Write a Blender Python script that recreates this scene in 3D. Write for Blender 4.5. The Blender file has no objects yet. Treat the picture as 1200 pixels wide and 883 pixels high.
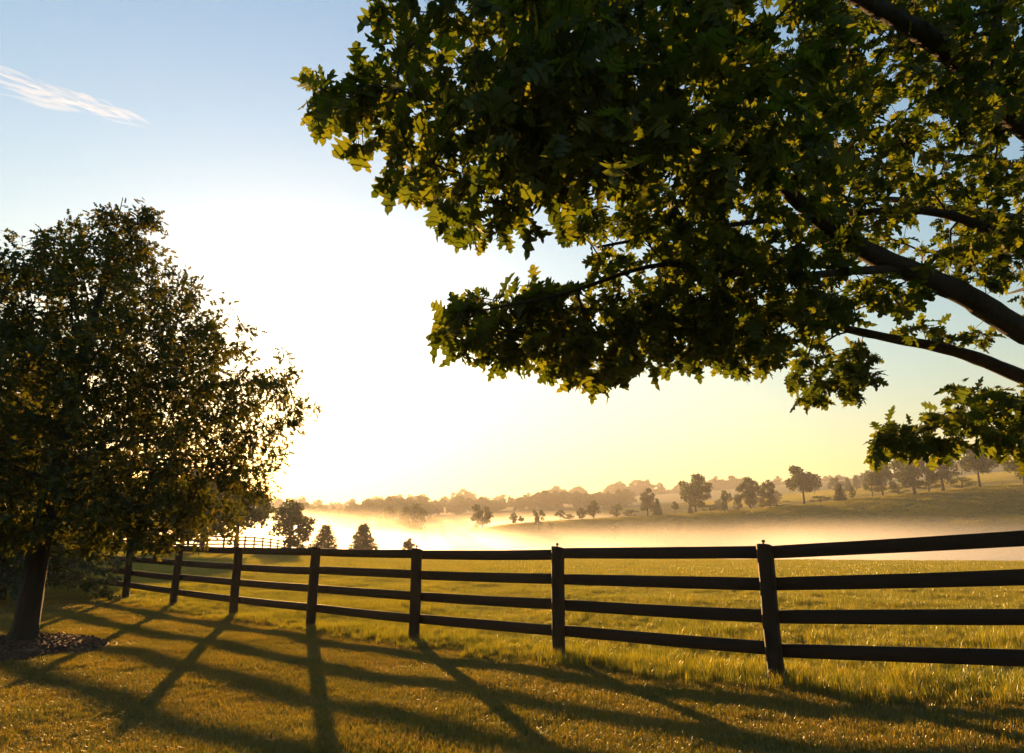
import bpy, math, random
import numpy as np
from mathutils import Vector, Matrix

S = bpy.context.scene
C = S.collection
R = math.radians
rng = np.random.default_rng(7)
random.seed(7)

# ------------------------------------------------------------------ camera
PITCH = R(14.3)
EYE = 1.4
cam_d = bpy.data.cameras.new('camera')
cam_d.sensor_width = 36.0
cam_d.lens = 24.0
cam_d.clip_start = 0.05
cam_d.clip_end = 60000.0
cam = bpy.data.objects.new('camera', cam_d)
C.objects.link(cam)
cam.location = (0, 0, EYE)
cam.rotation_euler = (R(90) + PITCH, 0, 0)
S.camera = cam

# ------------------------------------------------------------------ sky, sun, exposure
SUN_AZ = R(-16.8)      # left of +Y
SUN_EL = R(8.7)
W = bpy.data.worlds.new('World')
S.world = W
W.use_nodes = True
nt = W.node_tree
bg = nt.nodes['Background']
sky = nt.nodes.new('ShaderNodeTexSky')
sky.sky_type = 'NISHITA'
sky.sun_disc = False
sky.sun_elevation = SUN_EL
sky.sun_rotation = SUN_AZ
sky.altitude = 0
sky.air_density = 2.2
sky.dust_density = 1.3
sky.ozone_density = 5.2
bg.inputs['Strength'].default_value = 0.085
nt.links.new(sky.outputs[0], bg.inputs[0])

sl = bpy.data.lights.new('sun', 'SUN')
sl.energy = 5.0
sl.angle = R(0.53)
sl.color = (1.0, 0.54, 0.19)
sun = bpy.data.objects.new('sun', sl)
C.objects.link(sun)
sd = Vector((math.sin(SUN_AZ) * math.cos(SUN_EL), math.cos(SUN_AZ) * math.cos(SUN_EL), math.sin(SUN_EL)))
sun.rotation_euler = sd.to_track_quat('Z', 'Y').to_euler()
sun.location = sd * 100

S.view_settings.view_transform = 'Standard'
S.view_settings.look = 'None'
S.view_settings.exposure = 2.0
S.view_settings.gamma = 1.0
S.view_settings.use_curve_mapping = False

S.render.engine = 'CYCLES'
S.cycles.use_denoising = True
S.cycles.max_bounces = 8
S.cycles.diffuse_bounces = 3
S.cycles.glossy_bounces = 2
S.cycles.transmission_bounces = 4
S.cycles.transparent_max_bounces = 6
S.cycles.volume_bounces = 2
S.cycles.caustics_reflective = False
S.cycles.caustics_refractive = False
S.cycles.sample_clamp_indirect = 6.0


# ------------------------------------------------------------------ helpers
def at(px, py, d):
    """world point at forward depth d seen at (px, py) of the 1200x883 photograph; used to lay out limbs"""
    x = (px - 600) / 800 * d
    u = (441.5 - py) / 800 * d
    c, s = math.cos(PITCH), math.sin(PITCH)
    return np.array([x, d * c - u * s, EYE + d * s + u * c])


def project(p):
    p = np.asarray(p, float)
    c, s = math.cos(PITCH), math.sin(PITCH)
    y, z = p[..., 1], p[..., 2] - EYE
    f = y * c + z * s
    u = -y * s + z * c
    ff = np.where(f > 0.05, f, 0.05)
    return 600 + 800 * p[..., 0] / ff, 441.5 - 800 * u / ff, f


def mesh_np(name, verts, tris, mat=None, smooth=False):
    verts = np.ascontiguousarray(verts, dtype=np.float32)
    tris = np.ascontiguousarray(tris, dtype=np.int32)
    me = bpy.data.meshes.new(name)
    me.vertices.add(len(verts))
    me.vertices.foreach_set('co', verts.ravel())
    n = len(tris)
    k = tris.shape[1]
    me.loops.add(n * k)
    me.loops.foreach_set('vertex_index', tris.ravel())
    me.polygons.add(n)
    me.polygons.foreach_set('loop_start', np.arange(0, n * k, k, dtype=np.int32))
    me.polygons.foreach_set('loop_total', np.full(n, k, dtype=np.int32))
    if smooth:
        me.polygons.foreach_set('use_smooth', np.ones(n, dtype=bool))
    me.update(calc_edges=True)
    if mat:
        me.materials.append(mat)
    return me


def link(name, me, parent=None, loc=(0, 0, 0), rot=(0, 0, 0), scale=(1, 1, 1)):
    o = bpy.data.objects.new(name, me)
    C.objects.link(o)
    o.location = loc
    o.rotation_euler = rot
    o.scale = scale
    if parent:
        o.parent = parent
    return o


def tag(o, label=None, cat=None, group=None, kind=None):
    if label: o['label'] = label
    if cat: o['category'] = cat
    if group: o['group'] = group
    if kind: o['kind'] = kind
    return o


def thing(name, label, cat, loc=(0, 0, 0), rz=0, group=None):
    o = link(name, None, None, loc, (0, 0, rz))
    o.empty_display_size = 0.2
    return tag(o, label, cat, group)


class Geo:
    """collects triangles"""
    def __init__(self):
        self.v, self.t, self.n = [], [], 0

    def add(self, v, t):
        v = np.asarray(v, float).reshape(-1, 3)
        self.v.append(v)
        self.t.append(np.asarray(t, int).reshape(-1, 3) + self.n)
        self.n += len(v)

    def tube(self, pts, rad, sides=6, wob=0.0):
        pts = np.asarray(pts, float)
        n = len(pts)
        tan = np.gradient(pts, axis=0)
        tan /= np.linalg.norm(tan, axis=1)[:, None] + 1e-9
        ref = np.array([0, 0, 1.0]) if abs(tan[0, 2]) < 0.8 else np.array([1.0, 0, 0])
        a = np.cross(tan[0], ref); a /= np.linalg.norm(a)
        vs = []
        ang = np.linspace(0, 2 * math.pi, sides, endpoint=False)
        for i in range(n):
            a = a - tan[i] * np.dot(a, tan[i]); a /= np.linalg.norm(a) + 1e-9
            b = np.cross(tan[i], a)
            rr = rad[i] * (1 + wob * rng.normal(size=sides)) if wob else np.full(sides, rad[i])
            vs.append(pts[i] + rr[:, None] * (np.cos(ang)[:, None] * a + np.sin(ang)[:, None] * b))
        v = np.concatenate(vs)
        i = np.arange(n - 1)[:, None] * sides
        j = np.arange(sides)[None]
        j2 = (j + 1) % sides
        A, B, D, E = (i + j).ravel(), (i + j2).ravel(), (i + sides + j).ravel(), (i + sides + j2).ravel()
        t = np.concatenate([np.stack([A, B, E], 1), np.stack([A, E, D], 1)])
        cap = [[(n - 1) * sides, (n - 1) * sides + k, (n - 1) * sides + k + 1] for k in range(1, sides - 1)]
        self.add(v, np.concatenate([t, np.array(cap, int).reshape(-1, 3)]))

    def mesh(self, name, mat, smooth=False):
        return mesh_np(name, np.concatenate(self.v), np.concatenate(self.t), mat, smooth)


def unit(v):
    return v / (np.linalg.norm(v, axis=-1, keepdims=True) + 1e-9)


def place_leaves(tv, tt, pos, axis, nrm, scale):
    """template leaf (verts tv along +Y, normal +Z) set at every pos"""
    axis = unit(axis)
    side = unit(np.cross(axis, nrm))
    up = np.cross(side, axis)
    n, k = len(pos), len(tv)
    v = (tv[None, :, 0:1] * side[:, None] + tv[None, :, 1:2] * axis[:, None] + tv[None, :, 2:3] * up[:, None])
    v = v * scale[:, None, None] + pos[:, None]
    t = tt[None] + (np.arange(n) * k)[:, None, None]
    return v.reshape(-1, 3), t.reshape(-1, 3)


def smooth_path(ctrl, step):
    """Catmull-Rom through control points with a radius in the 4th column"""
    c = np.asarray(ctrl, float)
    c = np.vstack([2 * c[0] - c[1], c, 2 * c[-1] - c[-2]])
    out = []
    for i in range(1, len(c) - 2):
        L = np.linalg.norm(c[i + 1, :3] - c[i, :3])
        m = max(2, int(L / step))
        for k in range(m):
            t = k / m
            p0, p1, p2, p3 = c[i - 1], c[i], c[i + 1], c[i + 2]
            out.append(0.5 * (2 * p1 + (p2 - p0) * t + (2 * p0 - 5 * p1 + 4 * p2 - p3) * t * t + (3 * p1 - p0 - 3 * p2 + p3) * t ** 3))
    out.append(c[-2])
    return np.array(out)


# ------------------------------------------------------------------ materials
def mat_new(name):
    m = bpy.data.materials.new(name)
    m.use_nodes = True
    n = m.node_tree
    n.nodes.clear()
    out = n.nodes.new('ShaderNodeOutputMaterial')
    return m, n, out


def ramp(n, fac, stops):
    r = n.nodes.new('ShaderNodeValToRGB')
    e = r.color_ramp.elements
    while len(e) < len(stops):
        e.new(0.5)
    for i, (p, c) in enumerate(stops):
        e[i].position = p
        e[i].color = (*c, 1)
    n.links.new(fac, r.inputs[0])
    return r.outputs[0]


def noise(n, scale, detail=4, rough=0.55, vec=None):
    t = n.nodes.new('ShaderNodeTexNoise')
    t.inputs['Scale'].default_value = scale
    t.inputs['Detail'].default_value = detail
    t.inputs['Roughness'].default_value = rough
    if vec is not None:
        n.links.new(vec, t.inputs['Vector'])
    return t.outputs[0]


def math_node(n, op, a, b=None):
    m = n.nodes.new('ShaderNodeMath')
    m.operation = op
    for i, x in enumerate((a, b)):
        if x is None: continue
        if isinstance(x, (int, float)): m.inputs[i].default_value = x
        else: n.links.new(x, m.inputs[i])
    return m.outputs[0]


def leaf_mat(name, stops, trans, tfac=0.45, gloss=0.06, rough=0.45, nscale=1.2):
    """foliage: colour varies leaf by leaf, light comes through the blade"""
    m, n, out = mat_new(name)
    geo = n.nodes.new('ShaderNodeNewGeometry')
    oi = n.nodes.new('ShaderNodeObjectInfo')
    isl = math_node(n, 'FRACT', math_node(n, 'ADD', geo.outputs['Random Per Island'], oi.outputs['Random']))
    nz = noise(n, nscale, 3, 0.6, geo.outputs['Position'])
    f = math_node(n, 'ADD', math_node(n, 'MULTIPLY', isl, 0.55), math_node(n, 'MULTIPLY', nz, 0.55))
    col = ramp(n, f, stops)
    d = n.nodes.new('ShaderNodeBsdfDiffuse'); n.links.new(col, d.inputs[0])
    mixc = n.nodes.new('ShaderNodeMix'); mixc.data_type = 'RGBA'; mixc.blend_type = 'MULTIPLY'
    mixc.inputs[0].default_value = 1.0
    n.links.new(col, mixc.inputs[6]); mixc.inputs[7].default_value = (*trans, 1)
    t = n.nodes.new('ShaderNodeBsdfTranslucent'); n.links.new(mixc.outputs[2], t.inputs[0])
    mx = n.nodes.new('ShaderNodeMixShader'); mx.inputs[0].default_value = tfac
    n.links.new(d.outputs[0], mx.inputs[1]); n.links.new(t.outputs[0], mx.inputs[2])
    g = n.nodes.new('ShaderNodeBsdfGlossy'); g.inputs['Roughness'].default_value = rough
    g.inputs[0].default_value = (0.9, 0.95, 0.85, 1)
    m2 = n.nodes.new('ShaderNodeMixShader'); m2.inputs[0].default_value = gloss
    n.links.new(mx.outputs[0], m2.inputs[1]); n.links.new(g.outputs[0], m2.inputs[2])
    n.links.new(m2.outputs[0], out.inputs[0])
    return m


def bark_mat(name, c1, c2, scale=14.0):
    m, n, out = mat_new(name)
    tc = n.nodes.new('ShaderNodeTexCoord')
    mp = n.nodes.new('ShaderNodeMapping'); mp.inputs['Scale'].default_value = (1, 1, 0.22)
    n.links.new(tc.outputs['Object'], mp.inputs[0])
    nz = noise(n, scale, 6, 0.7, mp.outputs[0])
    col = ramp(n, nz, [(0.3, c1), (0.7, c2)])
    p = n.nodes.new('ShaderNodeBsdfPrincipled'); p.inputs['Roughness'].default_value = 0.9
    n.links.new(col, p.inputs['Base Color'])
    b = n.nodes.new('ShaderNodeBump'); b.inputs['Strength'].default_value = 0.9; b.inputs['Distance'].default_value = 0.06
    n.links.new(nz, b.inputs['Height']); n.links.new(b.outputs[0], p.inputs['Normal'])
    n.links.new(p.outputs[0], out.inputs[0])
    return m


def ground_mat():
    m, n, out = mat_new('meadow_ground')
    geo = n.nodes.new('ShaderNodeNewGeometry')
    n1 = noise(n, 0.035, 5, 0.6, geo.outputs['Position'])
    n2 = noise(n, 1.3, 5, 0.65, geo.outputs['Position'])
    n3 = noise(n, 22.0, 4, 0.7, geo.outputs['Position'])
    f = math_node(n, 'ADD', math_node(n, 'MULTIPLY', n1, 0.5), math_node(n, 'ADD', math_node(n, 'MULTIPLY', n2, 0.3), math_node(n, 'MULTIPLY', n3, 0.2)))
    col = ramp(n, f, [(0.3, (0.03, 0.05, 0.014)), (0.5, (0.05, 0.07, 0.02)), (0.7, (0.09, 0.095, 0.03))])
    p = n.nodes.new('ShaderNodeBsdfPrincipled'); p.inputs['Roughness'].default_value = 0.95
    p.inputs['Specular IOR Level'].default_value = 0.1
    n.links.new(col, p.inputs['Base Color'])
    b = n.nodes.new('ShaderNodeBump'); b.inputs['Strength'].default_value = 0.6; b.inputs['Distance'].default_value = 0.05
    n.links.new(math_node(n, 'ADD', n3, n2), b.inputs['Height']); n.links.new(b.outputs[0], p.inputs['Normal'])
    n.links.new(p.outputs[0], out.inputs[0])
    return m


def wood_mat():
    m, n, out = mat_new('dark_fence_paint')
    tc = n.nodes.new('ShaderNodeTexCoord')
    mp = n.nodes.new('ShaderNodeMapping'); mp.inputs['Scale'].default_value = (1.2, 14, 14)
    n.links.new(tc.outputs['Object'], mp.inputs[0])
    nz = noise(n, 4.0, 6, 0.65, mp.outputs[0])
    nb = noise(n, 2.2, 4, 0.6, tc.outputs['Object'])
    f = math_node(n, 'ADD', math_node(n, 'MULTIPLY', nz, 0.6), math_node(n, 'MULTIPLY', nb, 0.4))
    col = ramp(n, f, [(0.35, (0.004, 0.0032, 0.0026)), (0.6, (0.009, 0.0068, 0.0055)), (0.8, (0.026, 0.019, 0.014))])
    p = n.nodes.new('ShaderNodeBsdfPrincipled'); p.inputs['Roughness'].default_value = 0.75
    p.inputs['Specular IOR Level'].default_value = 0.3
    n.links.new(col, p.inputs['Base Color'])
    b = n.nodes.new('ShaderNodeBump'); b.inputs['Strength'].default_value = 0.6; b.inputs['Distance'].default_value = 0.01
    n.links.new(nz, b.inputs['Height']); n.links.new(b.outputs[0], p.inputs['Normal'])
    n.links.new(p.outputs[0], out.inputs[0])
    return m


def plain_mat(name, c, rough=0.6):
    m, n, out = mat_new(name)
    tc = n.nodes.new('ShaderNodeTexCoord')
    nz = noise(n, 9.0, 4, 0.6, tc.outputs['Object'])
    col = ramp(n, nz, [(0.3, tuple(x * 0.6 for x in c)), (0.7, tuple(x * 1.3 for x in c))])
    p = n.nodes.new('ShaderNodeBsdfPrincipled'); p.inputs['Roughness'].default_value = rough
    n.links.new(col, p.inputs['Base Color'])
    n.links.new(p.outputs[0], out.inputs[0])
    return m


M_GROUND = ground_mat()
M_WOOD = wood_mat()
M_BARK = bark_mat('oak_bark', (0.007, 0.005, 0.004), (0.03, 0.021, 0.015))
M_BARK2 = bark_mat('grey_bark', (0.010, 0.008, 0.006), (0.04, 0.032, 0.026), 10)
M_LAWN = leaf_mat('lawn_blades', [(0.22, (0.03, 0.052, 0.010)), (0.5, (0.072, 0.084, 0.011)), (0.88, (0.19, 0.142, 0.026))],
                  (2.0, 1.6, 0.35), 0.62, 0.05, 0.32, 0.9)
M_PASTURE = leaf_mat('pasture_blades', [(0.25, (0.05, 0.075, 0.014)), (0.5, (0.092, 0.108, 0.015)), (0.8, (0.18, 0.155, 0.028))],
                     (2.0, 1.75, 0.35), 0.62, 0.045, 0.32, 0.5)
M_OAK = leaf_mat('oak_leaves', [(0.2, (0.022, 0.038, 0.008)), (0.55, (0.045, 0.064, 0.010)), (0.88, (0.09, 0.098, 0.016))],
                 (2.4, 2.25, 0.6), 0.52, 0.012, 0.45, 2.0)
M_TREE = leaf_mat('young_tree_leaves', [(0.2, (0.018, 0.03, 0.008)), (0.55, (0.034, 0.044, 0.010)), (0.88, (0.07, 0.066, 0.014))],
                  (2.5, 2.0, 0.5), 0.45, 0.012, 0.45, 1.5)
M_FAR = leaf_mat('far_foliage', [(0.2, (0.025, 0.04, 0.014)), (0.55, (0.042, 0.06, 0.018)), (0.85, (0.07, 0.08, 0.024))],
                 (1.6, 1.5, 0.8), 0.4, 0.02, 0.5, 0.35)
M_NEEDLE = leaf_mat('needles', [(0.2, (0.02, 0.036, 0.014)), (0.55, (0.036, 0.055, 0.018)), (0.85, (0.06, 0.075, 0.022))],
                    (1.3, 1.3, 0.7), 0.25, 0.03, 0.5, 1.0)
M_MULCH = plain_mat('bark_mulch', (0.075, 0.042, 0.028), 0.95)
M_EDGE = plain_mat('black_edging', (0.012, 0.010, 0.008), 0.95)
M_INS = plain_mat('insulator', (0.03, 0.026, 0.022), 0.5)

# ------------------------------------------------------------------ terrain
AZ = np.array([-75, -50, -28.6, -16.8, -8.3, 0.0, 10.3, 20.0, 28.6, 36.0, 50, 75.0])
RAD = np.array([0, 12, 24, 45, 75, 110, 150, 190, 240, 300, 420, 800, 1500.0])
ZT = np.array([
    #0    12    24    45    75   110   150   190   240   300   420   800  1500
    [0.0, 0.05, 0.25, 0.8, 1.6, 1.0, -0.5, 0.5, 2.0, 6.0, 12., 30., 24.],
    [0.0, 0.05, 0.25, 0.8, 1.6, 0.6, -1.0, -1.0, 1.0, 6.0, 12., 32., 26.],
    [0.0, 0.04, 0.24, 0.75, 1.5, 0.4, -2.0, -3.0, -2.0, 4.0, 12., 34.6, 28.],
    [0.0, 0.03, 0.16, 0.58, 1.2, -0.2, -3.5, -4.5, -2.5, 3.0, 13., 39.7, 34.],
    [0.0, 0.02, 0.12, 0.45, 0.87, -0.8, -4.0, -3.0, 2.8, 5.0, 17.6, 43.7, 37.],
    [0.0, 0.02, 0.12, 0.38, 0.70, -1.0, -4.0, 1.0, 10.0, 8.5, 21.7, 51.9, 45.],
    [0.0, 0.03, 0.12, 0.30, 0.53, -1.2, -4.0, 3.0, 12.3, 11.0, 24.5, 57.9, 52.],
    [0.0, 0.07, 0.14, 0.26, 0.40, -1.4, -3.5, 5.0, 15.0, 16.0, 29.6, 64.4, 60.],
    [0.0, 0.15, 0.20, 0.29, 0.39, -1.5, -3.0, 6.5, 17.7, 20.5, 33.6, 70.4, 66.],
    [0.0, 0.23, 0.26, 0.31, 0.40, -1.5, -2.5, 7.5, 19.2, 23.0, 37.9, 75.0, 70.],
    [0.0, 0.30, 0.31, 0.34, 0.40, -1.4, -2.0, 8.0, 20.0, 24.5, 39.0, 76.0, 72.],
    [0.0, 0.06, 0.14, 0.26, 0.40, -1.0, -2.0, 6.0, 16.0, 22.0, 34.0, 66.0, 60.]])


def hermite(xs, ys, x):
    """monotone-ish cubic through (xs, ys) along the last axis"""
    d = np.diff(ys, axis=-1) / np.diff(xs)
    m = np.empty_like(ys)
    m[..., 0] = d[..., 0]; m[..., -1] = d[..., -1]
    s = np.where(d[..., 1:] * d[..., :-1] > 0, 2 * d[..., 1:] * d[..., :-1] / (d[..., 1:] + d[..., :-1] + 1e-12), 0)
    m[..., 1:-1] = s
    i = np.clip(np.searchsorted(xs, x, side='right') - 1, 0, len(xs) - 2)
    h = xs[i + 1] - xs[i]
    t = (x - xs[i]) / h
    a = 2 * t ** 3 - 3 * t ** 2 + 1; b = t ** 3 - 2 * t ** 2 + t; c = -2 * t ** 3 + 3 * t ** 2; e = t ** 3 - t ** 2
    take = lambda arr, k: np.take_along_axis(arr, k[..., None], -1)[..., 0] if arr.ndim > 1 else arr[k]
    return a * take(ys, i) + b * h * take(m, i) + c * take(ys, i + 1) + e * h * take(m, i + 1)


def bumps(x, y):
    r = np.hypot(x, y)
    near = 0.018 * np.sin(0.9 * x + 0.4 * y + 1.0) * np.sin(0.55 * y - 0.3 * x) + 0.010 * np.sin(2.1 * x - 1.3 * y)
    far = 0.5 * np.sin(0.045 * x + 0.021 * y + 2) * np.sin(0.038 * y - 0.017 * x + 0.7)
    return near * np.clip(1 - r / 60, 0, 1) + far * np.clip((r - 110) / 150, 0, 1)


def terrain(x, y):
    x = np.atleast_1d(np.asarray(x, float)); y = np.atleast_1d(np.asarray(y, float))
    r = np.minimum(np.hypot(x, y), 1499.9)
    az = np.degrees(np.arctan2(x, y))
    back = np.abs(az) > 75
    cols = np.stack([hermite(RAD, ZT[k], r) for k in range(len(AZ))], -1)
    # beyond 75 degrees to either side the land flattens out behind the viewer
    az_c = np.clip(az, -75, 75)
    z = hermite(AZ, cols, az_c)
    fade = np.clip((np.abs(az) - 75) / 60, 0, 1); fade = fade * fade * (3 - 2 * fade)
    z = z * (1 - fade) + fade * np.minimum(z, 0.05)
    return z + bumps(x, y)


def tz(x, y):
    return float(terrain(x, y)[0])


# one sheet: fine rings near, coarse far
rings = np.concatenate([[0.0], np.linspace(0.6, 30, 60), np.geomspace(31, 1480, 110)])
azs = np.radians(np.concatenate([np.linspace(-60, 60, 241), np.linspace(62, 298, 80)]))
na, nr = len(azs), len(rings)
gx = (rings[1:, None] * np.sin(azs)[None]); gy = (rings[1:, None] * np.cos(azs)[None])
gz = terrain(gx.ravel(), gy.ravel())
gv = np.concatenate([[[0, 0, tz(0, 0.01)]], np.stack([gx.ravel(), gy.ravel(), gz], 1)])
i = (np.arange(nr - 2)[:, None] * na + 1); j = np.arange(na)[None]; j2 = (j + 1) % na
A, B, D, E = (i + j).ravel(), (i + j2).ravel(), (i + na + j).ravel(), (i + na + j2).ravel()
gt = np.concatenate([np.stack([A, E, B], 1), np.stack([A, D, E], 1), np.stack([np.zeros(na, int), 1 + j[0], 1 + j2[0]], 1)[:, ::-1]])
ground = link('ground', mesh_np('ground', gv, gt[:, ::-1], M_GROUND, True))
tag(ground, 'rolling green pasture running from the mown lawn over a valley to the far hills', 'ground', kind='structure')
me = ground.data
if me.polygons[0].normal.z < 0:
    me.flip_normals()


# ------------------------------------------------------------------ scattering helper (geometry nodes, for stuff only)
def scatter(name, sources, pts, rot, scl, idx, label, cat):
    col = bpy.data.collections.new(name + '_sources')
    for k, s in enumerate(sources):
        o = bpy.data.objects.new('%s_source_%02d' % (name, k), s)
        col.objects.link(o)
    me = bpy.data.meshes.new(name)
    me.vertices.add(len(pts))
    me.vertices.foreach_set('co', np.ascontiguousarray(pts, np.float32).ravel())
    a = me.attributes.new('rot', 'FLOAT_VECTOR', 'POINT'); a.data.foreach_set('vector', np.ascontiguousarray(rot, np.float32).ravel())
    a = me.attributes.new('scl', 'FLOAT_VECTOR', 'POINT'); a.data.foreach_set('vector', np.ascontiguousarray(scl, np.float32).ravel())
    a = me.attributes.new('idx', 'INT', 'POINT'); a.data.foreach_set('value', np.ascontiguousarray(idx, np.int32))
    for s in sources:
        if s.materials and s.materials[0].name not in [m.name for m in me.materials]:
            me.materials.append(s.materials[0])
    o = link(name, me)
    ng = bpy.data.node_groups.new(name, 'GeometryNodeTree')
    ng.interface.new_socket('Geometry', in_out='INPUT', socket_type='NodeSocketGeometry')
    ng.interface.new_socket('Geometry', in_out='OUTPUT', socket_type='NodeSocketGeometry')
    gi = ng.nodes.new('NodeGroupInput'); go = ng.nodes.new('NodeGroupOutput')
    ci = ng.nodes.new('GeometryNodeCollectionInfo')
    ci.inputs['Collection'].default_value = col
    ci.inputs['Separate Children'].default_value = True
    ip = ng.nodes.new('GeometryNodeInstanceOnPoints')
    ip.inputs['Pick Instance'].default_value = True

    def attr(nm, typ):
        a = ng.nodes.new('GeometryNodeInputNamedAttribute'); a.data_type = typ
        a.inputs['Name'].default_value = nm
        return a.outputs[0]
    e2r = ng.nodes.new('FunctionNodeEulerToRotation')
    ng.links.new(attr('rot', 'FLOAT_VECTOR'), e2r.inputs[0])
    ng.links.new(gi.outputs[0], ip.inputs['Points'])
    ng.links.new(ci.outputs[0], ip.inputs['Instance'])
    ng.links.new(attr('idx', 'INT'), ip.inputs['Instance Index'])
    ng.links.new(e2r.outputs[0], ip.inputs['Rotation'])
    ng.links.new(attr('scl', 'FLOAT_VECTOR'), ip.inputs['Scale'])
    ng.links.new(ip.outputs[0], go.inputs[0])
    md = o.modifiers.new('scatter', 'NODES'); md.node_group = ng
    return tag(o, label, cat, kind='stuff')


# ------------------------------------------------------------------ the near fence
RAILS = (0.35, 0.675, 1.0, 1.325)


def box_geo(x0, x1, y0, y1, z0, z1):
    v = [(x, y, z) for z in (z0, z1) for y in (y0, y1) for x in (x0, x1)]
    q = [(0, 2, 3, 1), (4, 5, 7, 6), (0, 1, 5, 4), (2, 6, 7, 3), (0, 4, 6, 2), (1, 3, 7, 5)]
    return v, q


def post_mesh(name, h, w, seed, mat):
    """rough-sawn post: chamfered square section, slightly wandering faces, slanted top"""
    r_ = np.random.default_rng(seed)
    c = 0.18 * w
    base = np.array([(-w / 2 + c, -w / 2), (w / 2 - c, -w / 2), (w / 2, -w / 2 + c), (w / 2, w / 2 - c),
                     (w / 2 - c, w / 2), (-w / 2 + c, w / 2), (-w / 2, w / 2 - c), (-w / 2, -w / 2 + c)])
    zs = [-0.35, 0.0, 0.3, 0.65, 1.0, h - 0.06, h - 0.012, h]
    vs = []
    for k, z in enumerate(zs):
        off = r_.normal(0, 0.004, 2)
        sc = 1 + r_.normal(0, 0.02) - (0.14 if k == len(zs) - 1 else 0)
        b = base * sc + off
        sl = (b[:, 1] * 0.16 + b[:, 0] * 0.05) if k >= len(zs) - 2 else 0 * b[:, 0]
        vs.append(np.column_stack([b, z + sl]))
    g = Geo()
    v = np.concatenate(vs); n = 8
    t = []
    for k in range(len(zs) - 1):
        for a in range(n):
            b = (a + 1) % n
            t += [(k * n + a, k * n + b, (k + 1) * n + b), (k * n + a, (k + 1) * n + b, (k + 1) * n + a)]
    top = (len(zs) - 1) * n
    t += [(top, top + a, top + a + 1) for a in range(1, n - 1)]
    g.add(v, t)
    return g.mesh(name, mat)


def rail_mesh(name, L, seed, mat, hh=0.068, th=0.014):
    """a sawn board along +X, sagging a little, with chamfered edges"""
    r_ = np.random.default_rng(seed)
    n = 9
    g = Geo()
    prof = np.array([(-th, -hh + 0.006), (-th + 0.006, -hh), (th - 0.006, -hh), (th, -hh + 0.006), (th, hh - 0.006), (th - 0.006, hh), (-th + 0.006, hh), (-th, hh - 0.006)])
    vs = []
    ph = r_.uniform(0, 6); sag = r_.uniform(0.0, 0.008)
    for k in range(n):
        u = k / (n - 1)
        z = -sag * math.sin(math.pi * u) + 0.0015 * math.sin(5 * u + ph)
        y = 0.006 * math.sin(4 * u + ph)
        vs.append(np.column_stack([np.full(8, u * L), prof[:, 0] + y, prof[:, 1] * (1 + r_.normal(0, 0.008)) + z]))
    v = np.concatenate(vs)
    t = []
    for k in range(n - 1):
        for a in range(8):
            b = (a + 1) % 8
            t += [(k * 8 + a, (k + 1) * 8 + b, k * 8 + b), (k * 8 + a, (k + 1) * 8 + a, (k + 1) * 8 + b)]
    e = (n - 1) * 8
    t += [(0, a, a + 1) for a in range(1, 7)] + [(e, e + a + 1, e + a) for a in range(1, 7)]
    g.add(v, t)
    return g.mesh(name, mat)


F0 = np.array([0.60, 9.38]); FS = np.array([-2.117, 1.82])
FDIR = FS / np.linalg.norm(FS)
FLEN = float(np.linalg.norm(FS))
FNRM = np.array([-FDIR[1], FDIR[0]])
if FNRM[1] < 0: FNRM = -FNRM        # towards the pasture
near_fence = thing('board_fence', 'dark four-board wooden fence crossing between the mown lawn and the pasture', 'fence',
                   (F0[0], F0[1], tz(*F0)))
fo = np.array(near_fence.location)
POSTS = [post_mesh('post_%d' % k, 1.41, 0.145, 40 + k, M_WOOD) for k in range(4)]
RAILM = [rail_mesh('rail_%d' % k, FLEN + 0.05, 60 + k, M_WOOD) for k in range(5)]
g = Geo()
g.tube([(0, 0, 0), (0, 0, 0.022), (0, 0, 0.026), (0, 0, 0.045), (0, 0, 0.052)], [0.010, 0.010, 0.021, 0.019, 0.008], 8)
INS = g.mesh('insulator', M_INS)
fang = math.atan2(FDIR[1], FDIR[0])
for k in range(-3, 10):
    p = F0 + FS * k
    zb = tz(*p)
    po = link('post', POSTS[k % 4], near_fence, (p[0] - fo[0], p[1] - fo[1], zb - fo[2]),
              (random.gauss(0, .012), random.gauss(0, .012), fang + random.gauss(0, .04)))
    link('insulator', INS, po, (0.01, 0.0, 1.41), (0.1 * random.gauss(0, 1), 0, 0))
    if k < 9:
        q = F0 + FS * (k + 1)
        zq = tz(*q)
        for m, h in enumerate(RAILS):
            a = p + FNRM * (0.085 + 0.003 * (k % 2)) - FDIR * 0.025
            dz = zq - zb
            link('rail', RAILM[(k * 3 + m) % 5], near_fence,
                 (a[0] - fo[0], a[1] - fo[1], zb + h - fo[2] + random.gauss(0, .006)),
                 (random.gauss(0, .02), -math.atan2(dz, FLEN), fang))


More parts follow.
